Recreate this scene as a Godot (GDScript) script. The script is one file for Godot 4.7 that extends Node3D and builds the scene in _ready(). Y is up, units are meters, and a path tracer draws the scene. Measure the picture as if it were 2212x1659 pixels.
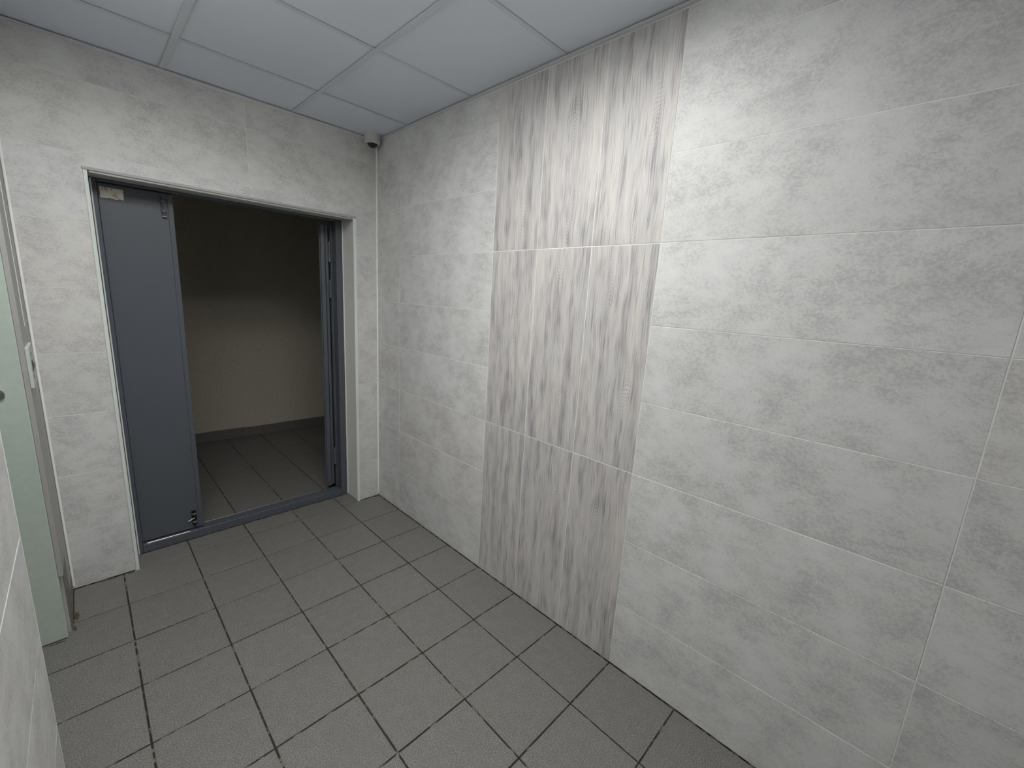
extends Node3D
# A tiled entrance lobby: door wall at z = 0, right wall at x = 0, floor at y = 0, the room lies at x < 0, z > 0. Beyond the steel door a dark hall (z < 0).

const CEIL := 2.56
const XL := -1.68            # left wall
const ZB := 4.3              # back wall, behind the camera
const LAMPS := [[Vector3(-0.825, 2.652, 1.90), 0.54], [Vector3(-1.400, 2.652, 1.30), 0.50]]   # place and size of the glowing faces
const JOINTS := [0.0, 0.308, 0.608, 0.908, 1.208, 1.508, 1.808, 2.108, 2.408, 2.553]

var rng := RandomNumberGenerator.new()
var M := {}
var tile_cache := {}

# ------------------------------------------------------------------ helpers
func tag(o: Node, label: String, category: String, kind := "", group := "") -> void:
	o.set_meta("label", label)
	o.set_meta("category", category)
	if kind != "": o.set_meta("kind", kind)
	if group != "": o.set_meta("group", group)

func root_node(called: String, at := Vector3.ZERO, turn := 0.0) -> Node3D:
	var o := Node3D.new()
	o.name = called
	add_child(o, true)
	o.position = at
	o.rotation.y = turn
	return o

func put(called: String, mesh: Mesh, m: Material, parent: Node = null, at := Vector3.ZERO, basis := Basis.IDENTITY) -> MeshInstance3D:
	var o := MeshInstance3D.new()
	o.name = called
	o.mesh = mesh
	o.material_override = m
	o.cast_shadow = GeometryInstance3D.SHADOW_CASTING_SETTING_ON
	(parent if parent else self).add_child(o, true)
	o.transform = Transform3D(basis, at)
	return o

func start() -> SurfaceTool:
	var st := SurfaceTool.new()
	st.begin(Mesh.PRIMITIVE_TRIANGLES)
	return st

func tri(st: SurfaceTool, a: Vector3, b: Vector3, c: Vector3, out: Vector3, ua := Vector2.ZERO, ub := Vector2.ZERO, uc := Vector2.ZERO) -> void:
	var n := (b - a).cross(c - a)
	if n.dot(out) > 0.0:
		var t := b; b = c; c = t
		var tu := ub; ub = uc; uc = tu
		n = -n
	n = (-n).normalized()
	st.set_normal(n); st.set_uv(ua); st.add_vertex(a)
	st.set_normal(n); st.set_uv(ub); st.add_vertex(b)
	st.set_normal(n); st.set_uv(uc); st.add_vertex(c)

func quad(st: SurfaceTool, a: Vector3, b: Vector3, c: Vector3, d: Vector3, out: Vector3, ua := Vector2.ZERO, ub := Vector2.ZERO, uc := Vector2.ZERO, ud := Vector2.ZERO) -> void:
	tri(st, a, b, c, out, ua, ub, uc)
	tri(st, a, c, d, out, ua, uc, ud)

# a box from lo to hi with chamfered edges
func bevel(st: SurfaceTool, lo: Vector3, hi: Vector3, ch := 0.002, uvs := 1.0) -> void:
	var c := (lo + hi) * 0.5
	var h := (hi - lo) * 0.5
	ch = minf(ch, minf(h.x, minf(h.y, h.z)) * 0.6)
	for ax in 3:
		for s in [-1.0, 1.0]:
			var i := (ax + 1) % 3
			var j := (ax + 2) % 3
			var p: Array[Vector3] = []
			var q: Array[Vector2] = []
			for k in [[-1.0, -1.0], [1.0, -1.0], [1.0, 1.0], [-1.0, 1.0]]:
				var v := Vector3.ZERO
				v[ax] = s * h[ax]
				v[i] = k[0] * (h[i] - ch)
				v[j] = k[1] * (h[j] - ch)
				p.append(c + v)
				var w := c + v
				q.append(Vector2(w[i], w[j]) * uvs)
			var o := Vector3.ZERO
			o[ax] = s
			quad(st, p[0], p[1], p[2], p[3], o, q[0], q[1], q[2], q[3])
	for ax in 3:
		var i := (ax + 1) % 3
		var j := (ax + 2) % 3
		for s in [-1.0, 1.0]:
			for t in [-1.0, 1.0]:
				var p: Array[Vector3] = []
				for k in [[-1.0, 0], [1.0, 0], [1.0, 1], [-1.0, 1]]:
					var v := Vector3.ZERO
					v[ax] = k[0] * (h[ax] - ch)
					v[i] = s * (h[i] if k[1] == 0 else h[i] - ch)
					v[j] = t * (h[j] - ch if k[1] == 0 else h[j])
					p.append(c + v)
				var o := Vector3.ZERO
				o[i] = s
				o[j] = t
				quad(st, p[0], p[1], p[2], p[3], o)
	for s in [-1.0, 1.0]:
		for t in [-1.0, 1.0]:
			for r in [-1.0, 1.0]:
				var sg := Vector3(s, t, r)
				var p: Array[Vector3] = []
				for ax in 3:
					var v := Vector3.ZERO
					for k in 3:
						v[k] = sg[k] * (h[k] if k == ax else h[k] - ch)
					p.append(c + v)
				tri(st, p[0], p[1], p[2], sg)

func block(called: String, lo: Vector3, hi: Vector3, m: Material, parent: Node = null, ch := 0.002) -> MeshInstance3D:
	var c := (lo + hi) * 0.5
	var st := start()
	bevel(st, lo - c, hi - c, ch)
	return put(called, st.commit(), m, parent, c)

func boxes(called: String, list: Array, m: Material, parent: Node = null, ch := 0.0) -> MeshInstance3D:
	var st := start()
	for b in list:
		bevel(st, b[0], b[1], ch if ch > 0.0 else 0.0005)
	return put(called, st.commit(), m, parent)

# a surface of revolution round y; profile of [radius, height]
func lathe(st: SurfaceTool, prof: Array, seg := 32, at := Vector3.ZERO) -> void:
	for k in prof.size() - 1:
		var p0: Array = prof[k]
		var p1: Array = prof[k + 1]
		var n2 := Vector2(p1[1] - p0[1], -(p1[0] - p0[0]))
		for i in seg:
			var a0 := TAU * i / seg
			var a1 := TAU * (i + 1) / seg
			var d0 := Vector3(cos(a0), 0, sin(a0))
			var d1 := Vector3(cos(a1), 0, sin(a1))
			var am := (d0 + d1).normalized()
			var out := am * n2.x + Vector3.UP * n2.y
			var A: Vector3 = at + d0 * p0[0] + Vector3.UP * p0[1]
			var B: Vector3 = at + d1 * p0[0] + Vector3.UP * p0[1]
			var C: Vector3 = at + d1 * p1[0] + Vector3.UP * p1[1]
			var D: Vector3 = at + d0 * p1[0] + Vector3.UP * p1[1]
			if p0[0] > 1e-6: tri(st, A, B, C, out)
			if p1[0] > 1e-6: tri(st, A, C, D, out)

func rod(called: String, a: Vector3, b: Vector3, r: float, m: Material, parent: Node, seg := 20) -> MeshInstance3D:
	var st := start()
	var h := a.distance_to(b)
	var c := minf(r * 0.3, h * 0.2)
	lathe(st, [[0.0, h], [r - c, h], [r, h - c], [r, c], [r - c, 0.0], [0.0, 0.0]].map(func(p): return [p[0], h - p[1]]), seg)
	var y := (b - a).normalized()
	var x := y.cross(Vector3(0.3, 0.5, 0.8)).normalized()
	return put(called, st.commit(), m, parent, a, Basis(x, y, x.cross(y)))

# a ceramic tile, w by h, lying in its own XY plane and facing +Z (front face at z = 0), with arrised edges; its print starts at uv0
func tile_mesh(w: float, h: float, t: float, ch: float, uv0: Vector2, uvs: Vector2) -> ArrayMesh:
	var key := "%.4f %.4f %.4f %.4f %s %s" % [w, h, t, ch, uv0, uvs]
	if tile_cache.has(key): return tile_cache[key]
	var st := start()
	var a := w * 0.5
	var b := h * 0.5
	var f := func(x: float, y: float) -> Vector2: return uv0 + Vector2((x + a) * uvs.x, (b - y) * uvs.y)
	var I: Array[Vector3] = [Vector3(-a + ch, -b + ch, 0), Vector3(a - ch, -b + ch, 0), Vector3(a - ch, b - ch, 0), Vector3(-a + ch, b - ch, 0)]
	var O: Array[Vector3] = [Vector3(-a, -b, -ch), Vector3(a, -b, -ch), Vector3(a, b, -ch), Vector3(-a, b, -ch)]
	quad(st, I[0], I[1], I[2], I[3], Vector3(0, 0, 1), f.call(I[0].x, I[0].y), f.call(I[1].x, I[1].y), f.call(I[2].x, I[2].y), f.call(I[3].x, I[3].y))
	for k in 4:
		var l := (k + 1) % 4
		var o := (O[k] + O[l]) * 0.5
		o.z = 0
		quad(st, I[k], O[k], O[l], I[l], o.normalized() + Vector3(0, 0, 1), f.call(I[k].x, I[k].y), f.call(O[k].x, O[k].y), f.call(O[l].x, O[l].y), f.call(I[l].x, I[l].y))
		var B0 := Vector3(O[k].x, O[k].y, -t)
		var B1 := Vector3(O[l].x, O[l].y, -t)
		quad(st, O[k], B0, B1, O[l], o, f.call(O[k].x, O[k].y), f.call(O[k].x, O[k].y), f.call(O[l].x, O[l].y), f.call(O[l].x, O[l].y))
	quad(st, Vector3(-a, -b, -t), Vector3(a, -b, -t), Vector3(a, b, -t), Vector3(-a, b, -t), Vector3(0, 0, -1))
	var m := st.commit()
	tile_cache[key] = m
	return m

# facing: basis whose z looks out of the wall; a rectangle u0..u1 (along the basis' x) and v0..v1 (along its y) measured from origin
func lay(called: String, parent: Node, org: Vector3, bs: Basis, u0: float, u1: float, v0: float, v1: float, m: Material, gap: float, t: float, ch: float, uvs: Vector2, uv0: Vector2, proud := 0.0004, tilt := 0.0) -> MeshInstance3D:
	var mesh := tile_mesh(u1 - u0 - gap, v1 - v0 - gap, t, ch, uv0, uvs)
	var at := org + bs.x * (u0 + u1) * 0.5 + bs.y * (v0 + v1) * 0.5 + bs.z * rng.randf_range(-proud, proud)
	var b2 := bs
	if tilt > 0.0:
		b2 = bs * Basis.from_euler(Vector3(rng.randf_range(-tilt, tilt), rng.randf_range(-tilt, tilt), rng.randf_range(-tilt, tilt) * 0.5))
	return put(called, mesh, m, parent, at, b2)

func wall_tile(parent: Node, org: Vector3, bs: Basis, u0: float, u1: float, v0: float, v1: float) -> void:
	var k := Vector2(rng.randi_range(0, 7) / 8.0 + 0.03, rng.randi_range(0, 7) / 8.0 + 0.05)
	lay("wall_tile", parent, org, bs, u0, u1, v0, v1, M.grey_tile[rng.randi_range(0, 2)], 0.0026, 0.008, 0.0007, Vector2.ONE / 1.8, k, 0.0003, 0.0005)

# ------------------------------------------------------------------ textures
func noise_bytes(seed_: int, freq: float, w: int, h: int, oct := 4, typ := FastNoiseLite.TYPE_SIMPLEX_SMOOTH, gain := 0.5) -> PackedByteArray:
	var n := FastNoiseLite.new()
	n.seed = seed_
	n.noise_type = typ
	n.frequency = freq
	n.fractal_type = FastNoiseLite.FRACTAL_FBM
	n.fractal_octaves = oct
	n.fractal_gain = gain
	var im := n.get_seamless_image(w, h, false, false, 0.12, true)
	im.convert(Image.FORMAT_L8)
	return im.get_data()

func stretched(seed_: int, freq: float, w: int, h: int, W: int, H: int, oct := 4, gain := 0.5) -> PackedByteArray:
	var im := Image.create_from_data(w, h, false, Image.FORMAT_L8, noise_bytes(seed_, freq, w, h, oct, FastNoiseLite.TYPE_SIMPLEX_SMOOTH, gain))
	im.resize(W, H, Image.INTERPOLATE_CUBIC)
	return im.get_data()

func tex(im: Image) -> ImageTexture:
	im.generate_mipmaps()
	return ImageTexture.create_from_image(im)

func stone_texture() -> ImageTexture:
	# print of the concrete-look wall tile: pale ground, clouds of small dark flecks lying along the tile
	var N := 1536
	var cloud := noise_bytes(11, 0.0042, N, N, 3)
	var cloud2 := stretched(12, 0.020, N * 2 / 3, N, N, N, 5, 0.6)
	var fleck := stretched(13, 0.10, N * 2 / 3, N, N, N, 4, 0.65)
	var fine := stretched(14, 0.28, N * 2 / 3, N, N, N, 2)
	var out := PackedByteArray()
	out.resize(N * N * 3)
	for i in N * N:
		var c := cloud[i] / 255.0 - 0.5
		var c2 := cloud2[i] / 255.0 - 0.5
		var f := fleck[i] / 255.0 - 0.5
		var g := fine[i] / 255.0 - 0.5
		var e := c * 0.9 + c2 * 0.8
		var d := clampf((f * 1.25 + e * 0.9 + g * 0.55 + 0.10) * 1.6, 0.0, 1.0)
		var v := 0.862 - e * 0.060 - d * 0.060 - g * 0.045 - f * 0.045 * (0.6 + e)
		out[i * 3] = int(clampf(v + c * 0.006 - 0.002, 0, 1) * 255.0)
		out[i * 3 + 1] = int(clampf(v, 0, 1) * 255.0)
		out[i * 3 + 2] = int(clampf(v - 0.006 + d * 0.012 - c * 0.01, 0, 1) * 255.0)
	var im := Image.create_from_data(N, N, false, Image.FORMAT_RGB8, out)
	return tex(im)

func wood_texture() -> Array:
	# print of the wood-look tile: five boards side by side (0.3 m wide, 0.9 m tall each)
	var W := 1300
	var H := 1000
	var n := FastNoiseLite.new()
	n.seed = 5
	n.noise_type = FastNoiseLite.TYPE_SIMPLEX_SMOOTH
	n.frequency = 1.0
	n.fractal_type = FastNoiseLite.FRACTAL_NONE
	var out := PackedByteArray()
	out.resize(W * H * 3)
	var hgt := PackedByteArray()
	hgt.resize(W * H)
	var r2 := RandomNumberGenerator.new()
	r2.seed = 77
	var spots := []
	for b in 5:
		spots.append([r2.randf_range(0.07, 0.23), r2.randf_range(0.1, 0.35), r2.randf_range(0.07, 0.23), r2.randf_range(0.55, 0.8)])
	for yy in H:
		var y := yy / float(H) * 0.9
		for xx in W:
			var b := xx * 5 / W
			var x := (xx - b * W / 5.0) / (W / 5.0) * 0.3
			var ob := b * 13.7
			var warp := n.get_noise_2d(x * 4.0 + ob, y * 2.6 - ob)
			var wx := x + warp * 0.006 + n.get_noise_2d(x * 9.0 - ob, y * 7.0) * 0.0015
			var coarse := n.get_noise_2d(wx * 20.0 + ob, y * 1.3)
			var mid := n.get_noise_2d(wx * 120.0 + ob * 2.0, y * 3.0 + 9.0)
			var fine := n.get_noise_2d(wx * 290.0 + ob, y * 5.5 + 31.0)
			var hair := n.get_noise_2d(wx * 520.0 - ob, y * 9.0)
			var sm := n.get_noise_2d(wx * 16.0 - ob, y * 1.6 + 55.0)
			var brk := n.get_noise_2d(x * 26.0, y * 9.0 + ob)
			var dark := smoothstep(-0.25, 0.95, sm * 0.85 + mid * 0.22 + brk * 0.20)
			var ln := smoothstep(0.0, 0.85, mid * 0.45 + fine * 0.75 + brk * 0.3 + sm * 0.25)
			var v := 0.785 + coarse * 0.025 - dark * 0.075 - ln * 0.115 - fine * 0.035 - hair * 0.040
			# arched growth rings in two places of each board
			for k in 2:
				var sx: float = spots[b][k * 2]
				var sy: float = spots[b][k * 2 + 1]
				var dx := (wx - sx) / 0.016
				var dy := (y - sy) / 0.10
				var q := dx * dx + dy * dy
				if q < 5.0:
					v -= 0.045 * exp(-q) * (0.35 + sin((y * 420.0) - absf(dx) * 3.2 + brk * 4.0))
			var i := yy * W + xx
			var warm := 0.011 + coarse * 0.006
			out[i * 3] = int(clampf(v + warm, 0, 1) * 255.0)
			out[i * 3 + 1] = int(clampf(v, 0, 1) * 255.0)
			out[i * 3 + 2] = int(clampf(v - warm * 0.8 + dark * 0.01, 0, 1) * 255.0)
			hgt[i] = int(clampf(0.65 - ln * 0.4 - dark * 0.15 - hair * 0.15, 0, 1) * 255.0)
	var im := Image.create_from_data(W, H, false, Image.FORMAT_RGB8, out)
	var hm := Image.create_from_data(W, H, false, Image.FORMAT_L8, hgt)
	return [tex(im), tex(hm)]

func gres_texture() -> ImageTexture:
	# salt-and-pepper stoneware of the floor
	var N := 1024
	var a := noise_bytes(21, 0.26, N, N, 2)
	var b := noise_bytes(22, 0.11, N, N, 3)
	var c := noise_bytes(23, 0.010, N, N, 4)
	var out := PackedByteArray()
	out.resize(N * N * 3)
	for i in N * N:
		var s := a[i] / 255.0 - 0.5
		var g := b[i] / 255.0 - 0.5
		var p := c[i] / 255.0 - 0.5
		var v := 0.474 + s * 0.18 + g * 0.24 + p * 0.03
		if s + g > 0.34: v += 0.08
		if s + g < -0.36: v -= 0.06
		out[i * 3] = int(clampf(v + 0.005, 0, 1) * 255.0)
		out[i * 3 + 1] = int(clampf(v - 0.002, 0, 1) * 255.0)
		out[i * 3 + 2] = int(clampf(v - 0.014, 0, 1) * 255.0)
	var im := Image.create_from_data(N, N, false, Image.FORMAT_RGB8, out)
	return tex(im)

func ramp_noise(seed_: int, freq: float, stops: Array, size := 512, oct := 4) -> ImageTexture:
	# colours picked by noise; stops of [position, Color]
	var a := noise_bytes(seed_, freq, size, size, oct)
	var g := Gradient.new()
	g.offsets = PackedFloat32Array(stops.map(func(s): return s[0]))
	g.colors = PackedColorArray(stops.map(func(s): return s[1]))
	var lut: Array[Color] = []
	for k in 256: lut.append(g.sample(k / 255.0))
	var out := PackedByteArray()
	out.resize(size * size * 3)
	for i in size * size:
		var q := lut[a[i]]
		out[i * 3] = int(q.r * 255.0)
		out[i * 3 + 1] = int(q.g * 255.0)
		out[i * 3 + 2] = int(q.b * 255.0)
	return tex(Image.create_from_data(size, size, false, Image.FORMAT_RGB8, out))

func flat(c: Color, rough := 0.6, metal := 0.0) -> StandardMaterial3D:
	var m := StandardMaterial3D.new()
	m.albedo_color = c
	m.roughness = rough
	m.metallic = metal
	return m

func textured(t: Texture2D, rough: float, scale := 0.0, bump: Texture2D = null, depth := 0.0) -> StandardMaterial3D:
	var m := StandardMaterial3D.new()
	m.albedo_texture = t
	m.roughness = rough
	m.texture_filter = BaseMaterial3D.TEXTURE_FILTER_LINEAR_WITH_MIPMAPS_ANISOTROPIC
	if scale > 0.0:
		m.uv1_triplanar = true
		m.uv1_world_triplanar = true
		m.uv1_scale = Vector3.ONE * scale
	if bump:
		m.heightmap_enabled = true
		m.heightmap_texture = bump
		m.heightmap_scale = depth
	return m

func make_materials() -> void:
	var s := stone_texture()
	M.grey_tile = []
	for k in 3:
		var m := textured(s, 0.52)
		m.albedo_color = [Color(1, 1, 1), Color(0.985, 0.985, 0.985), Color(1.0, 0.995, 0.985)][k]
		M.grey_tile.append(m)
	var w := wood_texture()
	M.wood_tile = textured(w[0], 0.45, 0.0, w[1], 0.02)
	var g := gres_texture()
	M.floor_tile = []
	for k in 3:
		var m := textured(g, 0.48)
		m.albedo_color = [Color(1, 1, 1), Color(0.985, 0.985, 0.985), Color(0.992, 0.99, 0.985)][k]
		M.floor_tile.append(m)
	M.grout = flat(Color(0.91, 0.91, 0.895), 0.8)
	M.floor_grout = textured(ramp_noise(31, 0.022, [[0.0, Color(0.16, 0.15, 0.13)], [0.52, Color(0.20, 0.185, 0.16)], [0.60, Color(0.24, 0.22, 0.18)], [0.68, Color(0.46, 0.43, 0.36)], [1.0, Color(0.52, 0.49, 0.41)]], 512, 4), 0.9, 1.6)
	M.ceiling_tile = textured(ramp_noise(32, 0.20, [[0.0, Color(0.87, 0.90, 0.945)], [0.5, Color(0.91, 0.94, 0.98)], [1.0, Color(0.93, 0.955, 0.99)]], 512, 3), 0.95, 3.0)
	M.rail = flat(Color(0.86, 0.89, 0.92), 0.5)
	M.angle = flat(Color(0.90, 0.92, 0.94), 0.5)
	M.plastic = flat(Color(0.90, 0.93, 0.91), 0.35)
	M.silicone = flat(Color(0.97, 0.97, 0.96), 0.4)
	M.render = flat(Color(0.62, 0.61, 0.59), 0.9)
	M.soffit = flat(Color(0.78, 0.79, 0.77), 0.7)
	M.plaster = textured(ramp_noise(33, 0.05, [[0.0, Color(0.80, 0.77, 0.705)], [0.5, Color(0.84, 0.81, 0.745)], [1.0, Color(0.875, 0.845, 0.785)]], 512, 5), 0.9, 1.2)
	M.steel_paint = textured(ramp_noise(34, 0.12, [[0.0, Color(0.325, 0.345, 0.372)], [0.5, Color(0.345, 0.366, 0.394)], [1.0, Color(0.365, 0.387, 0.415)]], 512, 4), 0.42, 2.0)
	M.threshold = textured(ramp_noise(35, 0.05, [[0.0, Color(0.09, 0.08, 0.08)], [0.24, Color(0.12, 0.11, 0.10)], [0.29, Color(0.345, 0.372, 0.408)], [0.80, Color(0.365, 0.392, 0.428)], [0.84, Color(0.5, 0.5, 0.5)], [1.0, Color(0.5, 0.5, 0.5)]], 512, 3), 0.45, 5.0)
	M.bare = flat(Color(0.75, 0.74, 0.72), 0.3, 0.9)
	M.chrome = flat(Color(0.82, 0.82, 0.80), 0.18, 1.0)
	M.black = flat(Color(0.05, 0.05, 0.055), 0.5)
	M.mint = textured(ramp_noise(36, 0.03, [[0.0, Color(0.745, 0.80, 0.76)], [0.5, Color(0.765, 0.82, 0.78)], [1.0, Color(0.78, 0.835, 0.795)]], 512, 4), 0.5, 1.5)
	M.frame_grey = flat(Color(0.70, 0.70, 0.69), 0.5)
	M.plate = flat(Color(0.82, 0.85, 0.83), 0.45)
	M.paper = textured(ramp_noise(37, 0.02, [[0.0, Color(0.62, 0.54, 0.48)], [0.26, Color(0.74, 0.68, 0.62)], [0.36, Color(0.88, 0.86, 0.81)], [1.0, Color(0.93, 0.92, 0.88)]], 256, 4), 0.8, 7.0)
	M.cam_white = flat(Color(0.80, 0.80, 0.78), 0.4)
	M.cam_dome = flat(Color(0.16, 0.17, 0.20), 0.15)
	M.dirt = textured(ramp_noise(38, 0.06, [[0.0, Color(0.24, 0.21, 0.16)], [0.5, Color(0.36, 0.32, 0.25)], [1.0, Color(0.52, 0.47, 0.38)]], 256, 4), 0.95, 6.0)
	M.lamp_frame = flat(Color(0.9, 0.9, 0.9), 0.4)
	M.lamp = flat(Color(1, 1, 1), 0.5)
	M.lamp.emission_enabled = true
	M.lamp.emission = Color(1.0, 0.997, 0.985)
	M.lamp.emission_energy_multiplier = 2.0

# ------------------------------------------------------------------ camera, sky, light
func set_camera_and_light() -> void:
	var cam := Camera3D.new()
	cam.name = "camera"
	cam.projection = Camera3D.PROJECTION_PERSPECTIVE
	cam.keep_aspect = Camera3D.KEEP_HEIGHT
	cam.fov = 84.93
	cam.near = 0.02
	cam.position = Vector3(-1.5135, 1.5765, 2.8497)
	cam.basis = Basis(Vector3.UP, -0.80325) * Basis(Vector3.RIGHT, -0.19970) * Basis(Vector3.BACK, 0.05891)
	add_child(cam)
	cam.current = true

	var env := Environment.new()
	env.background_mode = Environment.BG_COLOR
	env.background_color = Color(0.02, 0.02, 0.022)
	env.tonemap_mode = Environment.TONE_MAPPER_LINEAR
	env.tonemap_exposure = 1.0
	env.sdfgi_enabled = true
	env.ssao_enabled = true
	env.ssil_enabled = true
	var we := WorldEnvironment.new()
	we.name = "world_environment"
	we.environment = env
	add_child(we)

	# the light of the two ceiling panels, just under their glowing faces
	for p in LAMPS:
		var l := AreaLight3D.new()
		l.name = "ceiling_panel_light"
		l.area_size = Vector2(p[1], p[1])
		l.area_normalize_energy = true
		l.light_color = Color(1.0, 0.997, 0.985)
		l.light_energy = 1.52
		l.area_range = 12.0
		l.shadow_enabled = true
		l.position = p[0] + Vector3(0, -0.003, 0)
		l.rotation_degrees = Vector3(-90, 0, 0)
		add_child(l, true)

# ------------------------------------------------------------------ the room
func tiles_rows(parent: Node, org: Vector3, bs: Basis, u0: float, u1: float, from_y := 0.0, to_y := 9.0) -> void:
	for k in JOINTS.size() - 1:
		var a: float = maxf(JOINTS[k], from_y)
		var b: float = minf(JOINTS[k + 1], to_y)
		if b - a > 0.012:
			wall_tile(parent, org, bs, u0, u1, a + (0.005 if a == 0.0 else 0.0), b)

func build_right_wall() -> void:
	var w := boxes("wall_right", [[Vector3(0.0009, -0.1, -0.02), Vector3(0.16, 2.75, ZB + 0.1)]], M.grout)
	tag(w, "right wall of pale grey concrete-look tiles around a panel of wood-look tiles", "wall", "structure")
	# basis: x along -z ... seen from the room the wall's right is +z
	var bs := Basis(Vector3(0, 0, 1), Vector3.UP, Vector3(-1, 0, 0))
	for c in [[0.0, 0.30], [0.30, 1.20], [2.10, 3.00], [3.00, 3.90], [3.90, ZB]]:
		tiles_rows(w, Vector3.ZERO, bs, c[0], c[1])
	var wy := [0.005, 0.908, 1.808, 2.553]
	var order := [[0, 3, 1], [2, 4, 0], [4, 1, 3]]
	for r in 3:
		for c in 3:
			var h: float = wy[r + 1] - wy[r]
			var board: int = order[r][c]
			var uvs := Vector2(1.0 / 1.5, 1.0 / 0.9)
			lay("wood_tile", w, Vector3.ZERO, bs, 1.2 + 0.3 * c, 1.5 + 0.3 * c, wy[r], wy[r + 1], M.wood_tile, 0.0036, 0.008, 0.0006, uvs, Vector2(board * 0.2 + 0.0008, 0.0), 0.0003, 0.0005)

func build_door_wall() -> void:
	var lo := -0.0009
	var w := boxes("wall_front", [
		[Vector3(-2.75, -0.1, -0.30), Vector3(-1.428, 2.75, lo)],
		[Vector3(-0.167, -0.1, -0.30), Vector3(0.05, 2.75, lo)],
		[Vector3(-1.428, 2.047, -0.30), Vector3(-0.167, 2.75, lo)]], M.grout)
	tag(w, "grey tiled wall with the steel door opening", "wall", "structure")
	var bs := Basis.IDENTITY
	tiles_rows(w, Vector3.ZERO, bs, XL, -1.437, 0.0, 1.808)
	tiles_rows(w, Vector3.ZERO, bs, -0.157, 0.0, 0.0, 1.808)
	# two tiles cut round the corners of the opening
	for side in 2:
		var rects := [[XL, -1.437, 1.808, 2.108], [-1.437, -0.773, 2.044, 2.108]] if side == 0 else [[-0.157, 0.0, 1.808, 2.108], [-0.773, -0.157, 2.044, 2.108]]
		var st := start()
		var g := 0.0012
		for r in rects:
			var x0: float = r[0]
			var x1: float = r[1]
			var y0: float = r[2]
			var y1: float = r[3] - g
			if is_equal_approx(x0, XL) or is_equal_approx(x0, -0.773): x0 += g
			if is_equal_approx(x1, 0.0) or is_equal_approx(x1, -0.773): x1 -= g
			if r[2] < 2.0: y0 += g
			var f := func(x: float, y: float) -> Vector2: return Vector2(0.21 + side * 0.4 + x / 1.8, 0.4 - y / 1.8)
			quad(st, Vector3(x0, y0, 0), Vector3(x1, y0, 0), Vector3(x1, y1, 0), Vector3(x0, y1, 0), Vector3.BACK, f.call(x0, y0), f.call(x1, y0), f.call(x1, y1), f.call(x0, y1))
			for e in [[x0, y0, x1, y0, Vector3.DOWN], [x1, y0, x1, y1, Vector3.RIGHT], [x1, y1, x0, y1, Vector3.UP], [x0, y1, x0, y0, Vector3.LEFT]]:
				quad(st, Vector3(e[0], e[1], 0), Vector3(e[2], e[3], 0), Vector3(e[2], e[3], -0.006), Vector3(e[0], e[1], -0.006), e[4])
		put("wall_tile", st.commit(), M.grey_tile[side], w)
	for r in [[2.108, 2.408], [2.408, 2.553]]:
		wall_tile(w, Vector3.ZERO, bs, XL, -0.773, r[0], r[1])
		wall_tile(w, Vector3.ZERO, bs, -0.773, 0.0, r[0], r[1])
	# tiled reveals either side and the painted soffit
	for k in JOINTS.size() - 3:
		var b: float = minf(JOINTS[k + 1], 2.044)
		var a: float = JOINTS[k] + (0.003 if k == 0 else 0.0)
		wall_tile(w, Vector3(-0.1655, 0, 0), Basis(Vector3(0, 0, 1), Vector3.UP, Vector3(-1, 0, 0)), -0.165, -0.004, a, b)
		wall_tile(w, Vector3(-1.4295, 0, 0), Basis(Vector3(0, 0, -1), Vector3.UP, Vector3(1, 0, 0)), 0.004, 0.165, a, b)
	block("soffit", Vector3(-1.428, 2.040, -0.20), Vector3(-0.167, 2.052, -0.004), M.soffit, w, 0.001)

	# slim edge profile round the opening
	var t := root_node("trim_1")
	tag(t, "slim white edge profile around the steel door opening", "trim", "structure")
	block("upright", Vector3(-1.440, 0.0, -0.004), Vector3(-1.425, 2.040, 0.005), M.plastic, t, 0.002)
	block("upright", Vector3(-0.176, 0.0, -0.004), Vector3(-0.154, 2.040, 0.005), M.plastic, t, 0.002)
	block("head", Vector3(-1.443, 2.0405, -0.004), Vector3(-0.154, 2.0535, 0.005), M.frame_grey, t, 0.002)
	block("head", Vector3(-1.420, 2.030, -0.004), Vector3(-0.176, 2.0395, 0.002), M.frame_grey, t, 0.002)

	# silicone beads in the two corners
	for c in [[-0.0015, "trim_2", "white silicone bead in the corner under the dome camera"], [XL + 0.0015, "trim_3", "white silicone bead in the corner beside the mint green door"]]:
		var x: float = c[0]
		var st := start()
		var s := -1.0 if x > -1.0 else 1.0
		var a := Vector3(0, 0, 0)
		var r := 0.008
		var arc: Array[Vector3] = []
		for k in 5:
			var an := PI * 0.5 * k / 4.0
			arc.append(Vector3(s * r * (1.0 - sin(an)), 0, r * (1.0 - cos(an))))
		for k in 4:
			quad(st, arc[k], arc[k + 1], arc[k + 1] + Vector3(0, 2.50, 0), arc[k] + Vector3(0, 2.50, 0), Vector3(s, 0, 1))
		var o := put(c[1], st.commit(), M.silicone, null, Vector3(x, 0.02, 0.001))
		tag(o, c[2], "trim", "structure")

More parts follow.
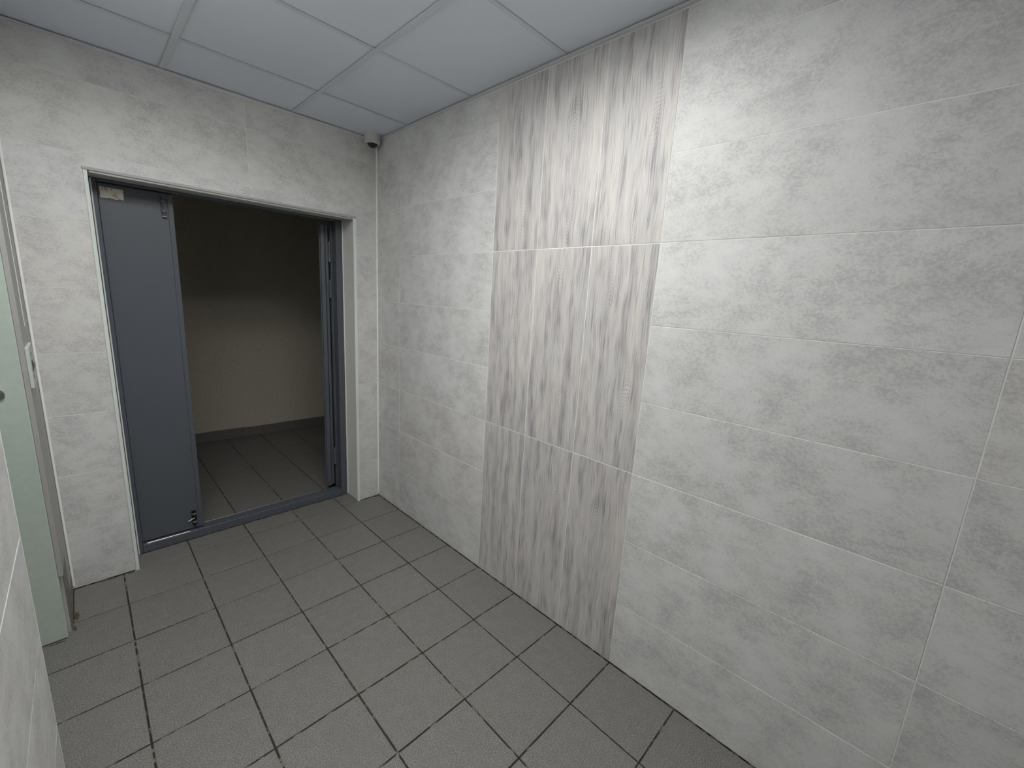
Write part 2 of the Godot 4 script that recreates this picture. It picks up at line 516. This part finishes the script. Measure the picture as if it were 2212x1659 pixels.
func build_left_wall() -> void:
	# the wall left of the camera, up to the side passage, and the short piece between the passage and the door wall
	var w := boxes("wall_left", [
		[Vector3(XL - 0.16, -0.1, 1.283), Vector3(XL - 0.0009, 2.75, ZB + 0.1)],
		[Vector3(-2.75, 2.12, 0.0), Vector3(XL - 0.0009, 2.75, 1.283)]], M.grout)
	tag(w, "left wall of grey tiles ending at the side passage", "wall", "structure")
	var bs := Basis(Vector3(0, 0, -1), Vector3.UP, Vector3(1, 0, 0))
	var org := Vector3(XL, 0, 0)
	for c in [[-ZB, -3.99], [-3.99, -3.09], [-3.09, -2.19], [-2.19, -1.29]]:
		tiles_rows(w, org, bs, c[0], c[1])
	tiles_rows(w, org, bs, -1.29, -0.39, 2.12)
	tiles_rows(w, org, bs, -0.39, 0.0, 2.12)
	block("edge_profile", Vector3(XL - 0.010, 0.0, 1.2795), Vector3(XL + 0.0006, 2.12, 1.2885), M.plastic, w, 0.002)
	# rest of the side passage
	var p := boxes("wall_passage", [
		[Vector3(-2.75, -0.1, 0.0), Vector3(XL - 0.004, 2.12, 0.358)],
		[Vector3(-2.75, -0.1, 0.358), Vector3(-2.62, 2.12, 1.44)],
		[Vector3(-2.62, -0.1, 1.285), Vector3(XL - 0.161, 2.12, 1.44)],
		[Vector3(-2.75, 2.12, 1.284), Vector3(XL - 0.161, 2.75, 1.44)]], M.frame_grey)
	tag(p, "plain grey wall of the side passage beside the corner", "wall", "structure")
	block("corner_board", Vector3(XL - 0.004, 0.10, 0.008), Vector3(XL - 0.0005, 2.115, 0.205), M.frame_grey, p, 0.001)
	block("skirting_tile", Vector3(XL - 0.004, 0.003, 0.008), Vector3(XL + 0.001, 0.098, 0.19), M.floor_tile[1], p, 0.001)
	block("skirting_tile", Vector3(XL - 0.004, 0.003, 0.194), Vector3(XL + 0.001, 0.300, 0.356), M.floor_tile[1], p, 0.001)

func build_back() -> void:
	var w := boxes("wall_back", [[Vector3(XL - 0.16, -0.1, ZB), Vector3(0.16, 2.75, ZB + 0.16)]], M.grout)
	tag(w, "grey tiled wall behind the camera", "wall", "structure")
	var bs := Basis(Vector3(-1, 0, 0), Vector3.UP, Vector3(0, 0, -1))
	for c in [[0.0, 0.78], [0.78, 1.68]]:
		tiles_rows(w, Vector3(0, 0, ZB - 0.0016), bs, c[0], c[1])

func build_floor() -> void:
	var f := boxes("floor", [[Vector3(-2.75, -0.2, -2.6), Vector3(1.9, -0.0028, ZB + 0.16)],
		[Vector3(-0.0012, -0.1, 0.0), Vector3(0.05, 0.0045, ZB)],                 # dark joint strips at the foot of the walls
		[Vector3(-0.155, -0.1, -0.05), Vector3(0.0, 0.0045, 0.0012)],
		[Vector3(XL, -0.1, -0.05), Vector3(-1.444, 0.0045, 0.0012)],
		[Vector3(XL - 0.05, -0.1, 1.289), Vector3(XL + 0.0012, 0.0045, ZB)]], M.floor_grout)
	tag(f, "dark grey stoneware tile floor with worn joints", "floor", "structure")
	var bs := Basis(Vector3(1, 0, 0), Vector3(0, 0, -1), Vector3(0, 1, 0))
	var xs := [-2.62, -2.39, -2.09, -1.79, -1.49, -1.19, -0.89, -0.59, -0.29, 0.0]
	var add := func(x0: float, x1: float, z0: float, z1: float) -> void:
		if x1 - x0 < 0.02 or z1 - z0 < 0.02: return
		var k := Vector2(rng.randi_range(0, 3) / 4.0 + 0.02, rng.randi_range(0, 3) / 4.0 + 0.03)
		lay("floor_tile", f, Vector3.ZERO, bs, x0, x1, -z1, -z0, M.floor_tile[rng.randi_range(0, 2)], rng.randf_range(0.0052, 0.0072), 0.009, 0.0010, Vector2.ONE / 0.62, k, 0.0006, 0.0010)
	# the lobby
	for r in 15:
		var z0 := 0.3 * r
		var z1 := minf(z0 + 0.3, ZB)
		for c in xs.size() - 1:
			var x0: float = xs[c]
			var x1: float = xs[c + 1]
			if x0 < XL - 0.005:
				# into the side passage, between its two walls
				if z1 > 0.41 and z0 < 1.27:
					add.call(x0, x1, z0, z1)
				elif x1 > XL:
					add.call(XL, x1, z0, z1)
			else:
				add.call(x0, x1, z0, z1 - (0.0 if z1 < ZB else 0.003))
	# between the reveals
	for c in range(4, xs.size() - 1):
		add.call(maxf(xs[c], -1.427), minf(xs[c + 1], -0.168), -0.167, 0.0)
	# the hall beyond the threshold
	var hx := [-2.09, -1.79, -1.49, -1.19, -0.89, -0.59, -0.29, 0.01, 0.31, 0.61, 0.91, 1.21]
	for r in 7:
		for c in hx.size() - 1:
			var z1 := -0.3 * r if r > 0 else -0.252
			var z0 := -0.3 * (r + 1)
			if r == 0:
				add.call(maxf(hx[c], -1.425), minf(hx[c + 1], -0.172), z0, z1)
			else:
				add.call(hx[c], hx[c + 1], z0, z1)

func build_ceiling() -> void:
	var c := boxes("ceiling", [[Vector3(-2.75, 2.69, -0.3), Vector3(0.16, 2.80, ZB + 0.16)]], M.render)
	tag(c, "suspended ceiling of white mineral panels in a metal grid", "ceiling", "structure")
	var xs := [XL, -1.12, -0.53, 0.0]
	var zs := [0.0, 0.40, 1.0, 1.6, 2.2, 2.8, 3.4, 4.0, ZB]
	var bs := Basis(Vector3(1, 0, 0), Vector3(0, 0, 1), Vector3(0, -1, 0))
	for i in xs.size() - 1:
		for j in zs.size() - 1:
			if (i == 1 and j == 3) or (i == 0 and j == 2): continue
			lay("ceiling_panel", c, Vector3(0, CEIL + 0.004, 0), bs, xs[i], xs[i + 1], zs[j], zs[j + 1], M.ceiling_tile, 0.006, 0.014, 0.001, Vector2.ONE, Vector2.ZERO, 0.0005, 0.001)
	for x in [-1.12, -0.53]:
		boxes("grid_rail", [[Vector3(x - 0.0125, CEIL, 0.018), Vector3(x + 0.0125, CEIL + 0.0016, ZB - 0.018)], [Vector3(x - 0.0015, CEIL + 0.001, 0.002), Vector3(x + 0.0015, CEIL + 0.038, ZB - 0.002)]], M.rail, c)
	for j in range(1, zs.size() - 1):
		for i in xs.size() - 1:
			var x0: float = xs[i] + (0.018 if i == 0 else 0.0126)
			var x1: float = xs[i + 1] - (0.018 if i == 2 else 0.0126)
			var z: float = zs[j]
			boxes("grid_rail", [[Vector3(x0, CEIL + 0.0002, z - 0.0105), Vector3(x1, CEIL + 0.0017, z + 0.0105)], [Vector3(x0, CEIL + 0.001, z - 0.0015), Vector3(x1, CEIL + 0.036, z + 0.0015)]], M.rail, c)
	# wall angles that carry the edge panels
	var k := 0
	for a in [[Vector3(-0.022, CEIL - 0.004, 0.0), Vector3(-0.0005, CEIL - 0.0025, ZB), Vector3(-0.0020, CEIL - 0.004, 0.0), Vector3(-0.0005, CEIL + 0.020, ZB), "metal wall angle under the ceiling along the wood-look tile wall"],
			[Vector3(XL + 0.0005, CEIL - 0.004, 0.0), Vector3(XL + 0.020, CEIL - 0.0025, ZB), Vector3(XL + 0.0005, CEIL - 0.004, 0.0), Vector3(XL + 0.0020, CEIL + 0.020, ZB), "metal wall angle under the ceiling along the left tiled wall"],
			[Vector3(XL + 0.021, CEIL - 0.004, 0.0005), Vector3(-0.021, CEIL - 0.0025, 0.018), Vector3(XL + 0.021, CEIL - 0.004, 0.0005), Vector3(-0.021, CEIL + 0.020, 0.0020), "metal wall angle under the ceiling above the steel door"]]:
		var o := boxes("trim_%d" % (4 + k), [[a[0], a[1]], [a[2], a[3]]], M.angle)
		tag(o, a[4], "trim", "structure")
		k += 1

func build_lamps() -> void:
	for k in 2:
		var at: Vector3 = LAMPS[k][0]
		var l := root_node("ceiling_light", at)
		tag(l, ["square white light panel set flush in the middle of the ceiling grid", "square white light panel set flush in the ceiling along the left wall"][k], "light", "", "ceiling light panels")
		var h: float = LAMPS[k][1] * 0.5
		var o := h + 0.012                # outer half size, inside the grid
		var d := CEIL + 0.003 - at.y      # how deep the glowing face sits above the rim
		boxes("rim", [[Vector3(-o, d, -o), Vector3(-h, 0.02, o)], [Vector3(h, d, -o), Vector3(o, 0.02, o)], [Vector3(-h, d, -o), Vector3(h, 0.02, -h)], [Vector3(-h, d, h), Vector3(h, 0.02, o)]], M.lamp_frame, l, 0.001)
		boxes("diffuser", [[Vector3(-h, 0.001, -h), Vector3(h, 0.006, h)]], M.lamp, l)
		boxes("housing", [[Vector3(-o, 0.0205, -o), Vector3(o, 0.027, o)]], M.lamp_frame, l)

func build_hall() -> void:
	# the unlit hall behind the steel door
	var z := -2.055
	var turn := deg_to_rad(3.2)
	var w := put("wall_hall", BoxMesh.new(), M.plaster, null, Vector3(-0.4, 1.3, z - 0.08) , Basis(Vector3.UP, -turn))
	(w.mesh as BoxMesh).size = Vector3(4.6, 2.9, 0.16)
	tag(w, "beige plastered wall of the dark hall seen through the door", "wall", "structure")
	var bb := root_node("baseboard_hall", Vector3(-0.4, 0, z), -turn)
	tag(bb, "dark stoneware skirting along the hall wall", "skirting", "structure")
	for k in 10:
		var x := -1.52 + 0.3 * k
		block("skirting_tile", Vector3(x, 0.001, 0.001), Vector3(x + 0.297, 0.100 + rng.randf_range(-0.003, 0.003), 0.012 + rng.randf_range(-0.001, 0.001)), M.floor_tile[1], bb, 0.0015)
	var s := boxes("wall_hall_side", [[Vector3(-2.4, -0.1, -2.5), Vector3(-2.25, 2.8, -0.301)], [Vector3(1.45, -0.1, -2.5), Vector3(1.6, 2.8, -0.301)], [Vector3(0.05, -0.1, -0.32), Vector3(1.6, 2.8, -0.16)]], M.plaster)
	tag(s, "plastered side walls of the dark hall", "wall", "structure")
	var c := boxes("ceiling_hall", [[Vector3(-2.4, 2.60, -2.5), Vector3(1.6, 2.75, -0.301)]], M.plaster)
	tag(c, "plastered ceiling of the hall behind the steel door", "ceiling", "structure")

# ------------------------------------------------------------------ things
func bolt(parent: Node, at: Vector3, up: bool) -> void:
	# a surface slide bolt on the leaf: plate, rod, two straps and a knob
	var m: Material = M.steel_paint if up else M.black
	block("bolt_plate", at + Vector3(-0.012, -0.045, 0.0), at + Vector3(0.012, 0.045, 0.004), m, parent, 0.001)
	var o := at + Vector3(0, 0, 0.011)
	rod("bolt_rod", o + Vector3(0, -0.052, 0), o + Vector3(0, 0.052, 0), 0.0055, m, parent)
	for s in [-0.026, 0.026]:
		block("bolt_strap", o + Vector3(-0.011, s - 0.006, -0.007), o + Vector3(0.011, s + 0.006, 0.0075), M.steel_paint, parent, 0.002)
	if up:
		block("bolt_knob", o + Vector3(-0.010, -0.056, -0.004), o + Vector3(0.010, -0.050, 0.012), M.chrome, parent, 0.001)
	else:
		rod("bolt_knob", o + Vector3(0, 0.002, 0.004), o + Vector3(-0.034, -0.008, 0.010), 0.0026, M.bare, parent)

func build_steel_door() -> void:
	var d := root_node("door_1", Vector3(-0.80, 0, -0.21))
	tag(d, "blue-grey painted steel double door, narrow leaf shut and wide leaf open", "door", "structure")
	var o := -d.position
	var z0 := -0.250
	var z1 := -0.168
	block("frame_post", Vector3(-1.427, 0.0, z0) + o, Vector3(-1.394, 2.036, z1) + o, M.steel_paint, d, 0.002)
	block("frame_post", Vector3(-0.222, 0.0, z0) + o, Vector3(-0.178, 2.036, z1) + o, M.steel_paint, d, 0.002)
	block("frame_post_edge", Vector3(-0.1775, 0.0, -0.20) + o, Vector3(-0.1685, 2.036, -0.1665) + o, M.plastic, d, 0.002)
	block("frame_post_edge", Vector3(-1.4165, 0.0, -0.170) + o, Vector3(-1.4105, 2.036, -0.1645) + o, M.plastic, d, 0.001)  # pale strip, paints the lit edge of the left post
	block("frame_stop", Vector3(-0.236, 0.056, z0) + o, Vector3(-0.2225, 2.025, -0.222) + o, M.steel_paint, d, 0.002)
	block("frame_head", Vector3(-1.3935, 2.027, z0) + o, Vector3(-0.2225, 2.039, z1) + o, M.steel_paint, d, 0.002)
	var th := block("threshold", Vector3(-1.3935, 0.0, z0) + o, Vector3(-0.2225, 0.050, z1) + o, M.threshold, d, 0.002)
	th.set_meta("label", "chipped grey steel threshold")
	block("worn_strip", Vector3(-1.375, 0.0500, -0.181) + o, Vector3(-1.17, 0.0545, -0.172) + o, M.bare, d, 0.001)
	block("worn_strip", Vector3(-1.12, 0.0500, -0.246) + o, Vector3(-0.36, 0.0525, -0.243) + o, M.bare, d, 0.0005)
	# narrow leaf, shut
	var l := block("narrow_leaf", Vector3(-1.393, 0.057, -0.244) + o, Vector3(-1.108, 2.024, -0.194) + o, M.steel_paint, d, 0.003)
	var lc: Vector3 = d.position + l.position
	block("edge_lip", Vector3(-1.122, 0.059, -0.2445) - lc, Vector3(-1.098, 2.022, -0.1905) - lc, M.steel_paint, l, 0.002)
	bolt(l, Vector3(-1.140, 1.955, -0.194) - lc, true)
	bolt(l, Vector3(-1.142, 0.128, -0.194) - lc, false)
	# wide leaf, swung back into the hall
	var turn := deg_to_rad(24.0)
	var hb := Basis(Vector3.UP, -turn)          # its -z runs along the leaf
	var st := start()
	bevel(st, Vector3(-0.052, 0.055, -0.86), Vector3(-0.022, 2.010, -0.004), 0.003)
	bevel(st, Vector3(-0.0225, 0.062, -0.85), Vector3(-0.001, 2.004, -0.018), 0.003)
	bevel(st, Vector3(-0.060, 0.050, -0.86), Vector3(-0.0515, 2.014, 0.004), 0.003)
	put("wide_leaf", st.commit(), M.steel_paint, d, Vector3(-0.240, 0, -0.252) + o, hb)
	for y in [[1.755, 1.895], [1.505, 1.635], [0.245, 0.380]]:
		var h := rod("hinge", Vector3(-0.2425, y[0], -0.226) + o, Vector3(-0.2425, (y[0] + y[1]) * 0.5 - 0.0015, -0.226) + o, 0.0105, M.steel_paint, d)
		var half: float = (y[1] - y[0]) * 0.5
		rod("hinge_pin", Vector3(0, half - 0.004, 0), Vector3(0, half * 2.0, 0), 0.0100, M.steel_paint, h)

func build_paper() -> void:
	# a torn paper slip stuck to the narrow leaf
	var pts := PackedVector2Array()
	var r := RandomNumberGenerator.new()
	r.seed = 4
	for k in 10: pts.append(Vector2(-0.0435 + 0.087 * k / 9.0, 0.026 + r.randf_range(-0.0006, 0.0006)))
	for k in range(1, 4): pts.append(Vector2(0.0435 + r.randf_range(-0.001, 0.001), 0.026 - 0.052 * k / 4.0))
	for k in 14: pts.append(Vector2(0.0435 - 0.087 * k / 13.0, -0.026 + (r.randf_range(-0.001, 0.0035) if k > 0 else -0.001)))
	for k in range(1, 4): pts.append(Vector2(-0.0435 + r.randf_range(-0.001, 0.001), -0.026 + 0.052 * k / 4.0))
	var st := start()
	var ids := Geometry2D.triangulate_polygon(pts)
	var zf := func(p: Vector2) -> float: return 0.0012 + 0.003 * maxf(0.0, -p.y / 0.026) * maxf(0.0, p.x / 0.0435)
	for k in range(0, ids.size(), 3):
		var a := pts[ids[k]]
		var b := pts[ids[k + 1]]
		var c := pts[ids[k + 2]]
		tri(st, Vector3(a.x, a.y, zf.call(a)), Vector3(b.x, b.y, zf.call(b)), Vector3(c.x, c.y, zf.call(c)), Vector3.BACK)
		tri(st, Vector3(a.x, a.y, zf.call(a) - 0.0008), Vector3(b.x, b.y, zf.call(b) - 0.0008), Vector3(c.x, c.y, zf.call(c) - 0.0008), Vector3.FORWARD)
	for k in pts.size():
		var a := pts[k]
		var b := pts[(k + 1) % pts.size()]
		var A := Vector3(a.x, a.y, zf.call(a))
		var B := Vector3(b.x, b.y, zf.call(b))
		quad(st, A, B, B - Vector3(0, 0, 0.0008), A - Vector3(0, 0, 0.0008), Vector3((a + b).x, (a + b).y, 0))
	var o := put("paper_slip", st.commit(), M.paper, null, Vector3(-1.340, 1.979, -0.1937))
	tag(o, "torn off-white paper slip stuck to the top of the narrow steel leaf", "paper")

func build_side_door() -> void:
	var d := root_node("door_2", Vector3(-2.10, 0, 0.38))
	tag(d, "pale mint green door half hidden by the left tiled wall", "door", "structure")
	var o := -d.position
	block("leaf", Vector3(-2.60, 0.004, 0.360) + o, Vector3(-1.694, 2.10, 0.402) + o, M.mint, d, 0.002)
	block("edge_strip", Vector3(-1.6935, 0.30, 0.210) + o, Vector3(XL + 0.0015, 2.10, 0.400) + o, M.frame_grey, d, 0.0015)
	block("edge_highlight", Vector3(-1.690, 1.35, 0.2055) + o, Vector3(XL + 0.003, 2.10, 0.2095) + o, M.silicone, d, 0.001)  # white strip painted in for the highlight along the upper edge
	var p := block("latch_plate", Vector3(XL + 0.0016, 1.125, 0.215) + o, Vector3(XL + 0.0125, 1.285, 0.402) + o, M.plate, d, 0.002)
	p.set_meta("label", "pale latch plate with two screw holes")
	var pc: Vector3 = d.position + p.position
	for y in [1.252, 1.160]:
		rod("screw_hole", Vector3(XL + 0.0118, y, 0.325) - pc, Vector3(XL + 0.0130, y, 0.325) - pc, 0.009, M.black, p)
	block("latch_slot", Vector3(XL + 0.0115, 1.182, 0.295) - pc, Vector3(XL + 0.0129, 1.226, 0.345) - pc, M.black, p, 0.0005)
	block("latch", Vector3(XL + 0.0118, 1.194, 0.270) - pc, Vector3(XL + 0.0185, 1.214, 0.315) - pc, M.chrome, p, 0.001)
	# lever handle on the leaf
	var hn := rod("handle_rose", Vector3(-1.768, 1.11, 0.402) + o, Vector3(-1.768, 1.11, 0.410) + o, 0.024, M.chrome, d, 24)
	rod("spindle", Vector3(0, 0.007, 0), Vector3(0, 0.045, 0), 0.009, M.chrome, hn)
	rod("handle_lever", Vector3(-1.757, 1.11, 0.447) + o, Vector3(-1.885, 1.11, 0.452) + o, 0.009, M.chrome, d)

func build_camera_dome() -> void:
	var c := root_node("security_camera", Vector3(-0.070, CEIL, 0.075))
	tag(c, "small white dome security camera with dark lens in the ceiling corner", "camera")
	var st := start()
	lathe(st, [[0.0, -0.012], [0.050, -0.012], [0.052, -0.009], [0.052, 0.003], [0.0, 0.003]].map(func(p): return [p[0], p[1]]), 40)
	put("mount_plate", st.commit(), M.cam_white, c)
	st = start()
	lathe(st, [[0.036, -0.052], [0.043, -0.050], [0.047, -0.043], [0.048, -0.012], [0.0, -0.0118]], 40)
	var sh := put("housing", st.commit(), M.cam_white, c)
	# the smoked ball, turned towards the room
	st = start()
	var prof := []
	for k in 13:
		var a := -PI * 0.5 + PI * 0.62 * k / 12.0
		prof.append([0.0345 * cos(a), 0.0345 * sin(a)])
	lathe(st, prof, 36)
	put("dark_ball", st.commit(), M.cam_dome, c, Vector3(-0.004, -0.044, 0.006), Basis(Vector3(1, 0, 0.5).normalized(), deg_to_rad(-14)))
	var rm := TorusMesh.new()
	rm.inner_radius = 0.0335
	rm.outer_radius = 0.0425
	rm.rings = 40
	rm.ring_segments = 12
	put("lens_ring", rm, M.cam_white, sh, Vector3(0, -0.0515, 0))

func build_dirt() -> void:
	# crumbs of dirt and broken grout in the corners of the floor
	var spots := [[-1.668, 0.25, 0.008, 0.045], [-1.673, 0.35, 0.006, 0.022], [-1.55, 0.008, 0.05, 0.006], [-0.03, 0.012, 0.020, 0.006], [-1.46, 0.012, 0.018, 0.005], [-1.73, 0.412, 0.03, 0.006]]
	var r := RandomNumberGenerator.new()
	r.seed = 9
	for s in spots:
		var st := start()
		var n := 14
		var top: Array[Vector3] = []
		var rim: Array[Vector3] = []
		for k in n:
			var a := TAU * k / n
			var q := r.randf_range(0.65, 1.1)
			rim.append(Vector3(cos(a) * s[2] * q, 0, sin(a) * s[3] * q))
			top.append(Vector3(cos(a) * s[2] * q * 0.6, r.randf_range(0.0015, 0.003), sin(a) * s[3] * q * 0.6))
		for k in n:
			var l := (k + 1) % n
			quad(st, rim[k], rim[l], top[l], top[k], Vector3.UP)
			tri(st, top[k], top[l], Vector3(0, 0.003, 0), Vector3.UP)
			tri(st, rim[k], rim[l], Vector3.ZERO, Vector3.DOWN)
		var o := put("dirt_patch", st.commit(), M.dirt, null, Vector3(s[0], 0.0004, s[1]))
		tag(o, "crumbled brown dirt on the floor along the foot of the walls", "dirt", "stuff", "dirt along the walls")

func _ready() -> void:
	rng.seed = 20240
	set_camera_and_light()
	make_materials()
	build_right_wall()
	build_door_wall()
	build_left_wall()
	build_back()
	build_floor()
	build_ceiling()
	build_hall()
	build_lamps()
	build_steel_door()
	build_side_door()
	build_paper()
	build_camera_dome()
	build_dirt()
